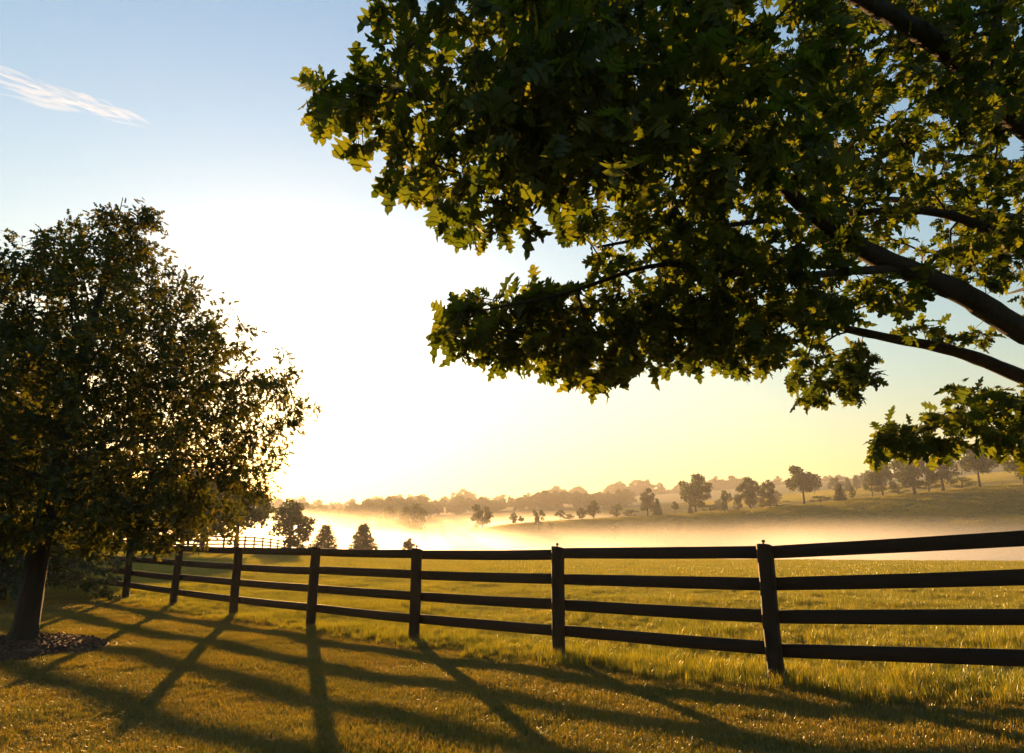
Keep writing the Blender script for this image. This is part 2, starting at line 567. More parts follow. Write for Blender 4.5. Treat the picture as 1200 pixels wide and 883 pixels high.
# ------------------------------------------------------------------ grass
def grass_patch(name, size, n, h0, h1, w, mat, seed, lean=0.35, clump=0):
    r_ = np.random.default_rng(seed)
    if clump:
        cc = r_.uniform(-size / 2, size / 2, (clump, 2))
        xy = cc[r_.integers(0, clump, n)] + r_.normal(0, size * 0.06, (n, 2))
    else:
        xy = r_.uniform(-size / 2, size / 2, (n, 2))
    a = r_.uniform(0, 2 * math.pi, n)
    h = r_.uniform(h0, h1, n)
    ln = np.abs(r_.normal(0, lean, n)) * h
    d = np.stack([np.cos(a), np.sin(a)], 1)
    fa = a + r_.uniform(-1.2, 1.2, n)
    s = np.stack([-np.sin(fa), np.cos(fa)], 1) * (w * r_.uniform(0.6, 1.3, n))[:, None] / 2
    v = np.zeros((n, 5, 3))
    v[:, 0, :2] = xy - s; v[:, 1, :2] = xy + s
    v[:, 0, 2] = v[:, 1, 2] = -0.02
    m = xy + d * (ln * 0.35)[:, None]
    v[:, 2, :2] = m - s * 0.8; v[:, 3, :2] = m + s * 0.8
    v[:, 2, 2] = v[:, 3, 2] = h * 0.6
    v[:, 4, :2] = xy + d * ln[:, None]; v[:, 4, 2] = h * r_.uniform(0.85, 1, n)
    t = np.array([(0, 1, 3), (0, 3, 2), (2, 3, 4)])[None] + (np.arange(n) * 5)[:, None, None]
    return mesh_np(name, v.reshape(-1, 3), t.reshape(-1, 3), mat)


def fence_side(x, y):
    return (x - F0[0]) * FNRM[0] + (y - F0[1]) * FNRM[1]


def grid_pts(x0, x1, y0, y1, s, keep):
    xs = np.arange(x0, x1, s); ys = np.arange(y0, y1, s)
    X, Y = np.meshgrid(xs, ys)
    X = X.ravel() + rng.uniform(-s / 2, s / 2, X.size); Y = Y.ravel() + rng.uniform(-s / 2, s / 2, Y.size)
    k = keep(X, Y)
    return X[k], Y[k]


TREE_XY = np.array([-6.9, 10.25])
MULCH_R = 1.15


def do_grass(name, srcs, X, Y, smin, smax, label):
    n = len(X)
    Z = terrain(X, Y)
    rot = np.zeros((n, 3)); rot[:, 2] = rng.uniform(0, 2 * math.pi, n)
    if np.hypot(X, Y).max() > 100:      # lie along the slope
        e = 2.5
        nx = (terrain(X - e, Y) - terrain(X + e, Y)) / (2 * e); ny = (terrain(X, Y - e) - terrain(X, Y + e)) / (2 * e)
        for k in range(n):
            q = Vector((0, 0, 1)).rotation_difference(Vector((nx[k], ny[k], 1.0)).normalized())
            rot[k] = (q.to_matrix() @ Matrix.Rotation(rot[k, 2], 3, 'Z')).to_euler()
    s = rng.uniform(smin, smax, n)
    # uneven growth in soft patches
    u = 1 + 0.22 * np.sin(X * 1.1 + 1.3 * np.sin(Y * 0.7)) * np.sin(Y * 0.9 + 0.8 * np.sin(X * 0.6))
    if name == 'pasture_grass':           # uncut fringe along the fence, rank tufts further out
        s = s * np.where(np.abs(fence_side(X, Y)) < 0.4, 1.12, 1.0) * np.where(rng.uniform(0, 1, n) > 0.93, 1.6, 1.0)
        u = 1 + (u - 1) * 1.7
    scl = np.stack([np.ones(n), np.ones(n), s * u], 1)
    return scatter(name, srcs, np.stack([X, Y, Z], 1), rot, scl, rng.integers(0, len(srcs), n), label, 'grass')


in_view = lambda X, Y, m: np.abs(X) < 0.80 * Y + m
lawn_src = [grass_patch('lawn_patch_%d' % k, 0.44, 1000, 0.014, 0.058, 0.0045, M_LAWN, 100 + k, 0.7, 70) for k in range(5)]
X, Y = grid_pts(-26, 12, 2.6, 34, 0.23, lambda X, Y: (fence_side(X, Y) < -0.05) & in_view(X, Y, 2.5)
                & (np.hypot(X - TREE_XY[0], Y - TREE_XY[1]) > MULCH_R - 0.02 + 0.08 * np.sin(5 * np.arctan2(Y - TREE_XY[1], X - TREE_XY[0]))))
do_grass('lawn_grass', lawn_src, X, Y, 0.7, 1.25, 'short mown lawn grass lit gold between the fence shadows')

past_src = [grass_patch('pasture_patch_%d' % k, 0.62, 620, 0.05, 0.14, 0.0045, M_PASTURE, 200 + k, 0.5, 14) for k in range(5)]
X, Y = grid_pts(-40, 28, 4, 36, 0.36, lambda X, Y: (fence_side(X, Y) > -0.35) & in_view(X, Y, 2.5) & (np.hypot(X, Y) < 34))
do_grass('pasture_grass', past_src, X, Y, 0.7, 1.2, 'longer pasture grass growing up to and behind the board fence')

far_src = [grass_patch('meadow_patch_%d' % k, 2.2, 900, 0.06, 0.17, 0.016, M_PASTURE, 300 + k, 0.5, 40) for k in range(4)]
X, Y = grid_pts(-110, 110, 14, 135, 1.35, lambda X, Y: (fence_side(X, Y) > 3) & in_view(X, Y, 6) & (np.hypot(X, Y) > 32) & (np.hypot(X, Y) < 128))
do_grass('meadow_grass', far_src, X, Y, 0.7, 1.3, 'golden green meadow grass reaching to the crest before the misty valley')

hill_src = [grass_patch('hill_patch_%d' % k, 7.0, 1300, 0.12, 0.32, 0.07, M_PASTURE, 400 + k, 0.5, 60) for k in range(4)]
X, Y = grid_pts(-160, 380, 100, 460, 4.6, lambda X, Y: in_view(X, Y, 15) & (np.hypot(X, Y) > 126) & (np.hypot(X, Y) < 470))
do_grass('hillside_grass', hill_src, X, Y, 0.6, 1.3, 'rough grass covering the far hillside and the valley under the mist')

# ------------------------------------------------------------------ leaf shapes
OAK_R = [(0.010, 0.0), (0.012, 0.17), (0.09, 0.20), (0.25, 0.30), (0.20, 0.34), (0.105, 0.36), (0.16, 0.42), (0.35, 0.54), (0.31, 0.59), (0.12, 0.575),
         (0.16, 0.64), (0.28, 0.79), (0.22, 0.81), (0.10, 0.775), (0.12, 0.85), (0.12, 0.92), (0.0, 1.0)]


def leaf_template(right, fold, droop, twist=0.0):
    r_ = np.array(right)
    v, t = [], []
    for x, y in r_:
        zc = -droop * y * y
        v.append((0, y, zc))
        v.append((x, y, zc + fold * x + twist * x * y))
        v.append((-x * 0.97, y - 0.02 * (x > .2), zc + fold * x - twist * x * y))
    n = len(r_)
    for k in range(n - 1):
        a, b = 3 * k, 3 * (k + 1)
        t += [(a, a + 1, b + 1), (a, b + 1, b), (a, b, b + 2), (a, b + 2, a + 2)]
    return np.array(v, float), np.array(t)


OAK_T = [leaf_template(OAK_R, 0.22, 0.18, 0.1), leaf_template([(x * 0.88, y) for x, y in OAK_R], 0.38, 0.34, -0.15),
         leaf_template([(x * 1.1, y) for x, y in OAK_R], 0.08, 0.08, 0.25), leaf_template(OAK_R, -0.15, -0.1, 0.3),
         leaf_template([(x * 0.95, y) for x, y in OAK_R], 0.5, 0.6, 0.2), leaf_template([(x * 1.05, y) for x, y in OAK_R], 0.3, -0.25, -0.5)]
PIN_R = [(0.01, 0.0), (0.012, 0.15), (0.24, 0.30), (0.09, 0.40), (0.32, 0.60), (0.09, 0.66), (0.2, 0.86), (0.0, 1.0)]
PIN_T = [leaf_template(PIN_R, 0.25, 0.25, 0.1), leaf_template(PIN_R, 0.1, 0.05, -0.2)]


# ------------------------------------------------------------------ skeleton growth
def grow(limbs, attractors, step=0.16, sag=0.06, back=0.45):
    """limbs: list of (n,4) paths. every attractor is reached by a curved shoot from the nearest earlier wood"""
    nodes, parent = [], []
    for L in limbs:
        for k, p in enumerate(L):
            nodes.append(p[:3]); parent.append(len(nodes) - 2 if k else -1)
    n_limb = len(nodes)
    P = np.zeros((n_limb + 40 * len(attractors) + 100, 3)); P[:n_limb] = nodes
    n = n_limb
    par = list(parent)
    # nearest to existing wood first
    d0 = np.min(np.linalg.norm(attractors[:, None] - P[None, :n_limb:2], axis=2), axis=1)
    paths, tips = [], []
    for ai in np.argsort(d0):
        a = attractors[ai]
        d = np.linalg.norm(P[:n] - a, axis=1)
        q = int(np.argmin(d + 0.0))
        # step back along the parent chain so that shoots leave at an angle
        L = d[q]
        bk = int(back * L / step)
        for _ in range(bk):
            if par[q] >= 0: q = par[q]
        b = P[q].copy()
        L = np.linalg.norm(a - b)
        m = max(2, min(38, int(L / step)))
        pd = unit(b - P[par[q]]) if par[q] >= 0 else unit(a - b)
        c1 = b + pd * L * 0.35
        c2 = a - unit(a - b) * L * 0.3 + np.array([0, 0, sag * L]) + rng.normal(0, 0.06 * L, 3)
        t = (np.arange(1, m + 1) / m)[:, None]
        cur = (1 - t) ** 3 * b + 3 * (1 - t) ** 2 * t * c1 + 3 * (1 - t) * t * t * c2 + t ** 3 * a
        cur[:-1] += rng.normal(0, 0.012, (m - 1, 3)) if m > 1 else 0
        first = q
        idx = []
        for p in cur:
            P[n] = p; par.append(q); q = n; idx.append(n); n += 1
        paths.append((first, idx)); tips.append(n - 1)
    P = P[:n]
    load = np.zeros(n)
    for tpt in tips:
        q = tpt
        while q >= 0:
            load[q] += 1
            q = par[q]
    return P, par, paths, load, n_limb


def leaves_at(P, par, paths, per, rmin, rmax, size, templates, spread=0.28, droop=0.35):
    """leaves around the last stretch of each shoot"""
    pos, ax, nr = [], [], []
    for first, idx in paths:
        k = len(idx)
        tip = P[idx[-1]]
        prev = P[idx[-2]] if k > 1 else P[first]
        d = unit(tip - prev)
        n = per + rng.integers(-1, 3)
        for m in range(n):
            if m < n * 0.45 or k < 3:
                b = tip + d * rng.uniform(-0.02, 0.03)
            else:
                b = P[idx[max(0, k - 1 - rng.integers(0, min(k, 5)))]]
            b = b + rng.normal(0, 0.02, 3)
            a = d * rng.uniform(0.1, 1.0) + unit(rng.normal(0, 1, 3)) * 0.9 + np.array([0, 0, -droop])
            u = np.array([0, 0, 1.0]) + rng.normal(0, 0.75, 3)
            pos.append(b); ax.append(a); nr.append(u)
    pos, ax, nr = np.array(pos), np.array(ax), np.array(nr)
    sc = size * rng.uniform(rmin, rmax, len(pos))
    which = rng.integers(0, len(templates), len(pos))
    return pos, ax, nr, sc, which


def twig_geo(P, par, paths, load, r_tip, power, sides=4, rmax=0.05):
    g = Geo()
    for first, idx in paths:
        pts = np.vstack([P[first], P[idx]])
        rr = np.minimum(r_tip * np.maximum(load[[idx[0]] + idx], 1) ** power, rmax)
        rr[0] = rr[1]
        g.tube(pts, rr, sides if rr[0] > 0.006 else 3)
    return g


# ------------------------------------------------------------------ the oak whose limbs overhang the view
OAK_XY = np.array([8.3, 7.7])
oz = tz(*OAK_XY)
oak = thing('oak_tree', 'large oak with broad lobed leaves whose heavy limbs overhang the fence', 'tree', (OAK_XY[0], OAK_XY[1], oz))
OB = np.array([OAK_XY[0], OAK_XY[1], oz])


def limb(*pts):
    return smooth_path([np.append(at(a, b, d), r) if not isinstance(a, tuple) else np.append(np.array(a), b) for a, b, d, r in pts], 0.14)


def limbw(start, rs, pts):
    ctrl = [np.append(np.array(start), rs)] + [np.append(at(a, b, d), r) for a, b, d, r in pts]
    return smooth_path(ctrl, 0.14)


fork = lambda z: (OAK_XY[0], OAK_XY[1], z)
TRUNK = smooth_path([(OAK_XY[0], OAK_XY[1], oz - 0.3, 0.52), (OAK_XY[0], OAK_XY[1], oz + 0.15, 0.44), (OAK_XY[0] - .03, OAK_XY[1], 1.0, 0.36),
                     (OAK_XY[0], OAK_XY[1], 2.6, 0.32), (OAK_XY[0] + .1, OAK_XY[1] - .1, 4.4, 0.27), (OAK_XY[0] + .05, OAK_XY[1] + .1, 6.5, 0.18), (OAK_XY[0] - .2, OAK_XY[1], 9.0, 0.08)], 0.2)
LIMBS = [
    limbw(fork(2.7), 0.17, [(1330, 452, 7.7, .155), (1200, 388, 7.0, .125), (1130, 346, 6.7, .11), (1060, 315, 6.4, .098), (1000, 286, 6.1, .085), (940, 240, 5.7, .062),
                            (885, 190, 5.4, .04), (820, 166, 5.0, .03), (740, 160, 4.6, .024), (640, 150, 4.2, .018), (540, 130, 4.0, .012), (450, 100, 3.8, .008)]),
    limbw(fork(2.3), 0.12, [(1330, 500, 8.2, .10), (1200, 443, 7.8, .082), (1120, 412, 7.6, .065), (1040, 396, 7.3, .048), (960, 380, 7.0, .034), (880, 374, 6.5, .026),
                            (780, 384, 6.0, .02), (680, 392, 5.6, .015), (580, 388, 5.3, .009)]),
    limbw(fork(3.6), 0.10, [(1320, 372, 7.9, .085), (1200, 297, 7.4, .066), (1140, 262, 7.2, .052), (1080, 247, 7.0, .042), (1000, 250, 6.6, .032), (920, 256, 6.2, .026),
                            (800, 272, 5.6, .018), (700, 290, 5.4, .010)]),
    limbw(fork(4.0), 0.17, [(1360, 270, 6.5, .13), (1200, 148, 5.8, .10), (1150, 96, 5.6, .088), (1090, 46, 5.4, .076), (1020, 5, 5.1, .062), (930, -40, 4.7, .045),
                            (800, -80, 4.2, .032), (650, -70, 3.8, .02), (520, -25, 3.7, .010)]),
    limbw(fork(2.1), 0.06, [(1350, 478, 6.6, .04), (1250, 468, 6.2, .026), (1180, 478, 6.1, .018), (1100, 500, 6.0, .012), (1040, 515, 5.9, .007)]),
]
k0 = int(np.argmin(np.linalg.norm(LIMBS[3][:, :3] - at(1150, 96, 5.6), axis=1)))
b0 = LIMBS[3][k0]
LIMBS.append(smooth_path([np.append(b0[:3], .05), np.append(at(1166, 40, 5.55), .04), np.append(at(1170, -60, 5.4), .032), np.append(at(1120, -220, 5.1), .02)], 0.14))
k0 = int(np.argmin(np.linalg.norm(LIMBS[0][:, :3] - at(1060, 315, 6.4), axis=1)))
b0 = LIMBS[0][k0]
LIMBS.append(smooth_path([np.append(b0[:3], .045), np.append(at(1000, 318, 6.0), .035), np.append(at(900, 325, 5.6), .026), np.append(at(780, 310, 5.1), .018), np.append(at(660, 345, 4.9), .012), np.append(at(560, 365, 4.8), .007)], 0.14))
# limbs that carry the rest of the crown, up and away from the view
for aa, zz, ll in ((0.3, 3.2, 5.5), (1.3, 4.0, 5.0), (2.4, 5.2, 4.2), (-0.7, 3.4, 5.6), (-1.5, 5.0, 4.5), (3.3, 6.0, 3.8)):
    s = np.array([OAK_XY[0], OAK_XY[1], zz])
    dd = np.array([math.cos(aa), math.sin(aa), 0.45])
    LIMBS.append(smooth_path([np.append(s, .12), np.append(s + dd * ll * .4, .08), np.append(s + dd * ll * .75 + [0, 0, .2], .045), np.append(s + dd * ll, .012)], 0.2))

g = Geo(); g.tube(TRUNK[:, :3] - OB, TRUNK[:, 3], 14, 0.03)
link('trunk', g.mesh('oak_trunk', M_BARK, True), oak)
for L in LIMBS:
    g = Geo(); g.tube(L[:, :3] - OB, L[:, 3] * (1 + 0.05 * np.sin(np.arange(len(L)) * 1.7)), 10, 0.03)
    link('limb', g.mesh('oak_limb', M_BARK, True), oak)


def in_poly(x, y, poly):
    poly = np.asarray(poly, float)
    ins = np.zeros(len(x), bool)
    j = len(poly) - 1
    for i in range(len(poly)):
        xi, yi = poly[i]; xj, yj = poly[j]
        c = ((yi > y) != (yj > y)) & (x < (xj - xi) * (y - yi) / (yj - yi + 1e-9) + xi)
        ins ^= c
        j = i
    return ins


def sample(poly, n, dlo, dhi):
    """points through a slab of the crown: outline poly, between the two depths"""
    poly = np.asarray(poly, float)
    lo, hi = poly.min(0), poly.max(0)
    out = []
    while len(out) < n:
        c = rng.uniform(lo, hi, (n * 3, 2))
        c = c[in_poly(c[:, 0], c[:, 1], poly)]
        for x, y in c:
            d = np.interp(x, [350, 700, 1000, 1250], dlo) if not np.isscalar(dlo) else dlo
            e = np.interp(x, [350, 700, 1000, 1250], dhi) if not np.isscalar(dhi) else dhi
            out.append(at(x, y, rng.uniform(d, e)))
            if len(out) >= n: break
    return out


AT = []
# upper mass, leaving open sky to its left
UP = [(415, -60), (432, 12), (455, 40), (425, 75), (372, 78), (366, 150), (400, 165), (440, 190), (445, 232), (490, 228), (530, 275), (575, 285), (640, 245), (700, 225), (760, 262),
      (860, 330), (960, 330), (1050, 260), (1200, 200), (1300, 150), (1300, -60)]
AT += sample(UP, 820, [3.5, 3.5, 4.9, 5.9], [4.6, 5.6, 7.0, 7.8])
AT += sample([(560, -40), (540, 120), (600, 210), (720, 215), (900, 240), (980, 160), (990, 40), (960, -40)], 200, [3.0, 3.1, 3.6, 4.4], [3.9, 4.4, 5.4, 6.0])
AT += sample([(820, 60), (1260, 60), (1260, 300), (1120, 300), (1040, 330), (900, 330), (830, 250)], 280, [6, 6.2, 6.6, 7.2], [7, 7.4, 8.2, 9.0])
# middle, right of the sky gap
AT += sample([(655, 262), (690, 235), (760, 250), (900, 300), (1010, 330), (1060, 300), (1110, 300), (1060, 360), (960, 380), (900, 395), (780, 380), (690, 330), (700, 290), (665, 285)], 210,
             [4.6, 4.8, 5.4, 6.4], [5.6, 6.2, 7.0, 7.6])
# lower lobe
AT += sample([(510, 385), (535, 352), (600, 340), (680, 335), (780, 350), (900, 370), (940, 395), (905, 425), (865, 440), (830, 428), (790, 425), (740, 440), (690, 448), (640, 425), (570, 415), (520, 405)], 260,
             [4.8, 5.0, 5.6, 6.4], [5.6, 6.2, 7.2, 7.6])
# hanging spray and the lower right spray
AT += sample([(930, 420), (960, 395), (1020, 410), (1030, 440), (1010, 460), (970, 465), (940, 478), (925, 460)], 46, 6.6, 7.6)
AT += sample([(1030, 515), (1060, 505), (1110, 470), (1115, 452), (1150, 448), (1300, 450), (1300, 545), (1200, 535), (1140, 515), (1090, 530), (1050, 520)], 140, 5.6, 6.8)
AT += sample([(1018, 502), (1060, 492), (1075, 530), (1028, 526)], 14, 5.7, 6.2)
AT += sample([(1000, -20), (1240, -20), (1240, 130), (1100, 130)], 60, 4.9, 5.7)
# thin right margin between the limbs
AT += sample([(1100, 280), (1250, 215), (1250, 300), (1180, 330), (1080, 330)], 60, 6.4, 8.0)
AT += sample([(1010, 400), (1080, 375), (1180, 395), (1120, 400), (1060, 388)], 10, 6.8, 7.8)
AT += sample([(1150, 180), (1260, 180), (1260, 400), (1190, 350), (1120, 260)], 60, 6.6, 8.2)
# the rest of the crown round the trunk, out of view
nr_ = 520
u = unit(rng.normal(0, 1, (nr_, 3))) * (rng.uniform(0.35, 1, (nr_, 1)) ** 0.5)
rest = np.array([OAK_XY[0] + 0.6, OAK_XY[1], 6.2]) + u * np.array([6.0, 6.0, 3.8])
rp = project(rest)
rest = rest[(rest[:, 2] > 2.6) & ~((rp[0] < 1290) & (rp[1] > -60) & (rp[2] > 0.3)) & ~((rp[0] < 1290) & (rest[:, 0] < 3.2) & (rest[:, 1] < 3))]
AT = np.concatenate([np.array(AT), rest])
P, par, paths, load, nl = grow([TRUNK] + LIMBS, AT, 0.13, 0.07, 0.5)
link('twig', twig_geo(P - OB, par, paths, load, 0.0028, 0.42, 5, 0.035).mesh('oak_twigs', M_BARK), oak)
pos, ax, nrm, sc, which = leaves_at(P, par, paths, 8, 0.55, 1.25, 0.165, OAK_T, droop=0.5)
# the leaves that show largest become leaves of their own
px, py, dep = project(pos)
size_px = np.where((px > 0) & (px < 1200) & (py > -5) & (py < 883) & (dep > 0.5), sc / np.maximum(dep, .5) * 800, 0)
order = np.argsort(-size_px)
single = np.zeros(len(pos), bool); single[order[:300]] = True
g = Geo()
for k, (tv, tt) in enumerate(OAK_T):
    s = (which == k) & ~single
    g.add(*place_leaves(tv, tt, pos[s] - OB, ax[s], nrm[s], sc[s]))
crown = link('crown', g.mesh('oak_crown', M_OAK), oak)
tag(crown, kind='stuff')
LEAFM = [mesh_np('oak_leaf_%d' % k, tv, tt, M_OAK) for k, (tv, tt) in enumerate(OAK_T)]
for q in order[:300]:
    a = unit(ax[q]); s_ = unit(np.cross(a, nrm[q])); up = np.cross(s_, a)
    M = Matrix(((s_[0], a[0], up[0]), (s_[1], a[1], up[1]), (s_[2], a[2], up[2])))
    o = link('leaf', LEAFM[which[q]], crown, tuple(pos[q] - OB), M.to_euler(), (sc[q],) * 3)
print('oak leaves', len(pos))

# ------------------------------------------------------------------ the young tree on the lawn at the left
yz = tz(*TREE_XY)
YB = np.array([TREE_XY[0], TREE_XY[1], yz])
young = thing('shade_tree', 'full-crowned young tree with small leaves standing in a ring of mulch', 'tree', tuple(YB))
DEP = 9.8
prof_y = np.array([190, 214, 240, 292, 350, 400, 430, 480, 560, 605, 642])
prof_r = np.array([6, 26, 62, 122, 180, 222, 246, 244, 242, 226, 155]) * DEP / 800
prof_z = EYE + DEP * math.sin(PITCH) + math.cos(PITCH) * (441.5 - prof_y) / 800 * DEP
top_z = prof_z[0]
stem = smooth_path([(0, 0, -0.3, .26), (0, 0, 0.05, .25), (0.01, 0, 0.3, .168), (0.02, 0, 1.2, .14), (0.05, 0.02, 2.4, .12), (0.15, 0.05, 4.0, .085), (0.35, 0.05, 5.6, .045), (0.85, 0.0, top_z - yz - 0.1, .008)], 0.2)
ylimbs = []
for k in range(22):
    z0 = 1.75 + k * 0.18
    a = k * 2.4 + random.uniform(-.3, .3)
    s = stem[int(np.argmin(np.abs(stem[:, 2] - z0)))]
    zt = z0 + 1.0 + 0.5 * (k / 22) - (0.7 if k < 6 else 0)
    L = np.interp(zt + yz, prof_z[::-1], prof_r[::-1]) * 0.78
    d = np.array([math.cos(a), math.sin(a), 0])
    r0 = 0.045 * (1 - k / 30)
    ylimbs.append(smooth_path([np.append(s[:3], r0), np.append(s[:3] + d * L * .4 + [0, 0, (zt - z0) * .55], r0 * .7), np.append(s[:3] + d * L + [0, 0, zt - z0], 0.006)], 0.2))
att = []
while len(att) < 2300:
    z = rng.uniform(prof_z[-1], prof_z[0])
    r_ = np.interp(z, prof_z[::-1], prof_r[::-1])
    if rng.uniform() > (r_ / prof_r.max()) ** 1.5 + 0.04: continue
    a = rng.uniform(0, 2 * math.pi)
    lump = 1 + 0.10 * math.sin(3 * a + z * 2.1) + 0.07 * math.sin(5 * a - z * 3.3)
    q = r_ * lump * math.sqrt(rng.uniform(0.02, 1)) if len(att) > 170 else r_ * rng.uniform(1.0, 1.2)
    lean = np.interp(z, [2, 7.4], [0, 0.32])
    att.append((lean + q * math.cos(a), q * math.sin(a), z - yz))
for k in range(24):
    q = rng.uniform(0, 1)
    att.append((0.40 + 0.5 * q + rng.normal(0, .26 - .2 * q), rng.normal(0, .2), top_z - yz - 1.1 + 1.1 * q + rng.normal(0, .05)))
att = np.array(att)
P, par, paths, load, nl = grow([stem] + ylimbs, att, 0.16, 0.05, 0.5)
g = Geo(); g.tube(stem[:, :3], stem[:, 3], 18, 0.05)
link('trunk', g.mesh('young_trunk', M_BARK2, True), young)
for L in ylimbs:
    g = Geo(); g.tube(L[:, :3], L[:, 3], 7, 0.03)
    link('limb', g.mesh('young_limb', M_BARK2, True), young)
link('twig', twig_geo(P, par, paths, load, 0.0022, 0.42, 4, 0.02).mesh('young_twigs', M_BARK2), young)
pos, ax, nrm, sc, which = leaves_at(P, par, paths, 24, 0.75, 1.25, 0.105, PIN_T, droop=0.3)
pos = pos + rng.normal(0, 0.07, pos.shape)
g = Geo()
for k, (tv, tt) in enumerate(PIN_T):
    s = which == k
    g.add(*place_leaves(tv, tt, pos[s], ax[s], nrm[s], sc[s]))
tag(link('crown', g.mesh('young_crown', M_TREE), young), kind='stuff')
print('young leaves', len(pos))

# mulch ring with its edging
mul = thing('mulch_ring', 'round bed of reddish brown bark mulch edged round the young tree trunk', 'mulch bed', (TREE_XY[0], TREE_XY[1], yz))
g = Geo()
th = np.linspace(0, 2 * math.pi, 40, endpoint=False)
rr = [0.0, 0.3, 0.6, 0.85, 1.05, MULCH_R]
hh = [0.16, 0.165, 0.14, 0.10, 0.05, -0.05]
vs = []
for r_, h in zip(rr, hh):
    x = r_ * np.cos(th); y = r_ * np.sin(th)
    z = terrain(x + TREE_XY[0], y + TREE_XY[1]) - yz + h + 0.012 * np.sin(7 * th + r_ * 9)
    vs.append(np.stack([x, y, z], 1))
v = np.concatenate(vs); t = []
for k in range(len(rr) - 1):
    for a in range(40):
        b = (a + 1) % 40
        t += [(k * 40 + a, (k + 1) * 40 + a, (k + 1) * 40 + b), (k * 40 + a, (k + 1) * 40 + b, k * 40 + b)]
g.add(v, t)
link('bed', g.mesh('mulch_bed', M_MULCH, True), mul)
g = Geo()
n = 1500
a = rng.uniform(0, 2 * math.pi, n); r_ = MULCH_R * np.sqrt(rng.uniform(0.02, 0.95, n))
cx, cy = r_ * np.cos(a), r_ * np.sin(a)
cz = terrain(cx + TREE_XY[0], cy + TREE_XY[1]) - yz + np.interp(r_, rr, hh) + 0.006
bv, bq = box_geo(-.5, .5, -.5, .5, -.5, .5)
bv = np.array(bv); bt = np.array([(q[0], q[1], q[2]) for q in bq] + [(q[0], q[2], q[3]) for q in bq])
rotv = unit(rng.normal(0, 1, (n, 3)) * [1, 1, .4]); upv = unit(rng.normal(0, .5, (n, 3)) + [0, 0, 1])
vv, ttt = place_leaves(bv * np.array([0.35, 1.0, 0.22]), bt, np.stack([cx, cy, cz], 1), rotv, upv, rng.uniform(0.03, 0.075, n))
g.add(vv, ttt)
tag(link('wood_chips', g.mesh('mulch_chips', M_MULCH), mul), kind='stuff')
g = Geo()
ring = np.stack([(MULCH_R + .02) * np.cos(th), (MULCH_R + .02) * np.sin(th), terrain(TREE_XY[0] + MULCH_R * np.cos(th), TREE_XY[1] + MULCH_R * np.sin(th)) - yz + 0.012], 1)
g.tube(np.vstack([ring, ring[:1]]), np.full(41, 0.022), 8)
link('edging', g.mesh('mulch_edging', M_EDGE, True), mul)


# ------------------------------------------------------------------ trees in the middle and far distance
def clump_tree(name, seed, shape):
    """unit tree 1 high and about 1 wide; returns (trunk mesh, crown mesh)"""
    r_ = np.random.default_rng(seed)
    g = Geo()
    base, wid, bot = shape['bole'], 0.5, shape['bole']
    g.tube([(0, 0, -0.06), (0, 0, 0.02), (0.01, 0, bot), (0.0, 0.01, 0.6), (0, 0, 0.85)], [0.045, 0.036, 0.028, 0.016, 0.004], 7)
    cen = []
    n = shape.get('clumps', 26)
    while len(cen) < n:
        u = r_.uniform(-1, 1, 3)
        if np.linalg.norm(u) > 1 or np.linalg.norm(u) < 0.35: continue
        z = (u[2] + 1) / 2
        w = shape['prof'](z)
        cen.append((u[0] * w * 0.42, u[1] * w * 0.42, bot + 0.06 + z * (0.92 - bot)))
    cen = np.array(cen)
    for c in cen[:14]:
        m = np.array([0, 0, max(bot, c[2] * 0.62)])
        g.tube([m, (m + c) / 2 + [0, 0, 0.02], c], [0.011, 0.008, 0.003], 4)
    tr = g.mesh(name + '_trunk', M_BARK2)
    k = shape.get('cards', 110)
    cr = shape.get('cr', 0.125)
    pos = np.repeat(cen, k, 0) + unit(r_.normal(0, 1, (n * k, 3))) * (cr * r_.uniform(0.2, 1.0, (n * k, 1)) ** 0.6) * [1, 1, 0.75]
    axs = unit(r_.normal(0, 1, (n * k, 3))); nm = unit(r_.normal(0, 1, (n * k, 3)))
    tv = np.array([(-.3, 0, 0), (.3, 0.1, 0), (.42, .7, .05), (0, 1, 0), (-.4, .6, .05)])
    tt = np.array([(0, 1, 2), (0, 2, 4), (2, 3, 4)])
    v, t = place_leaves(tv, tt, pos, axs, nm, shape.get('card', 0.042) * r_.uniform(0.6, 1.3, n * k))
    return tr, mesh_np(name + '_crown', v, t, M_FAR)


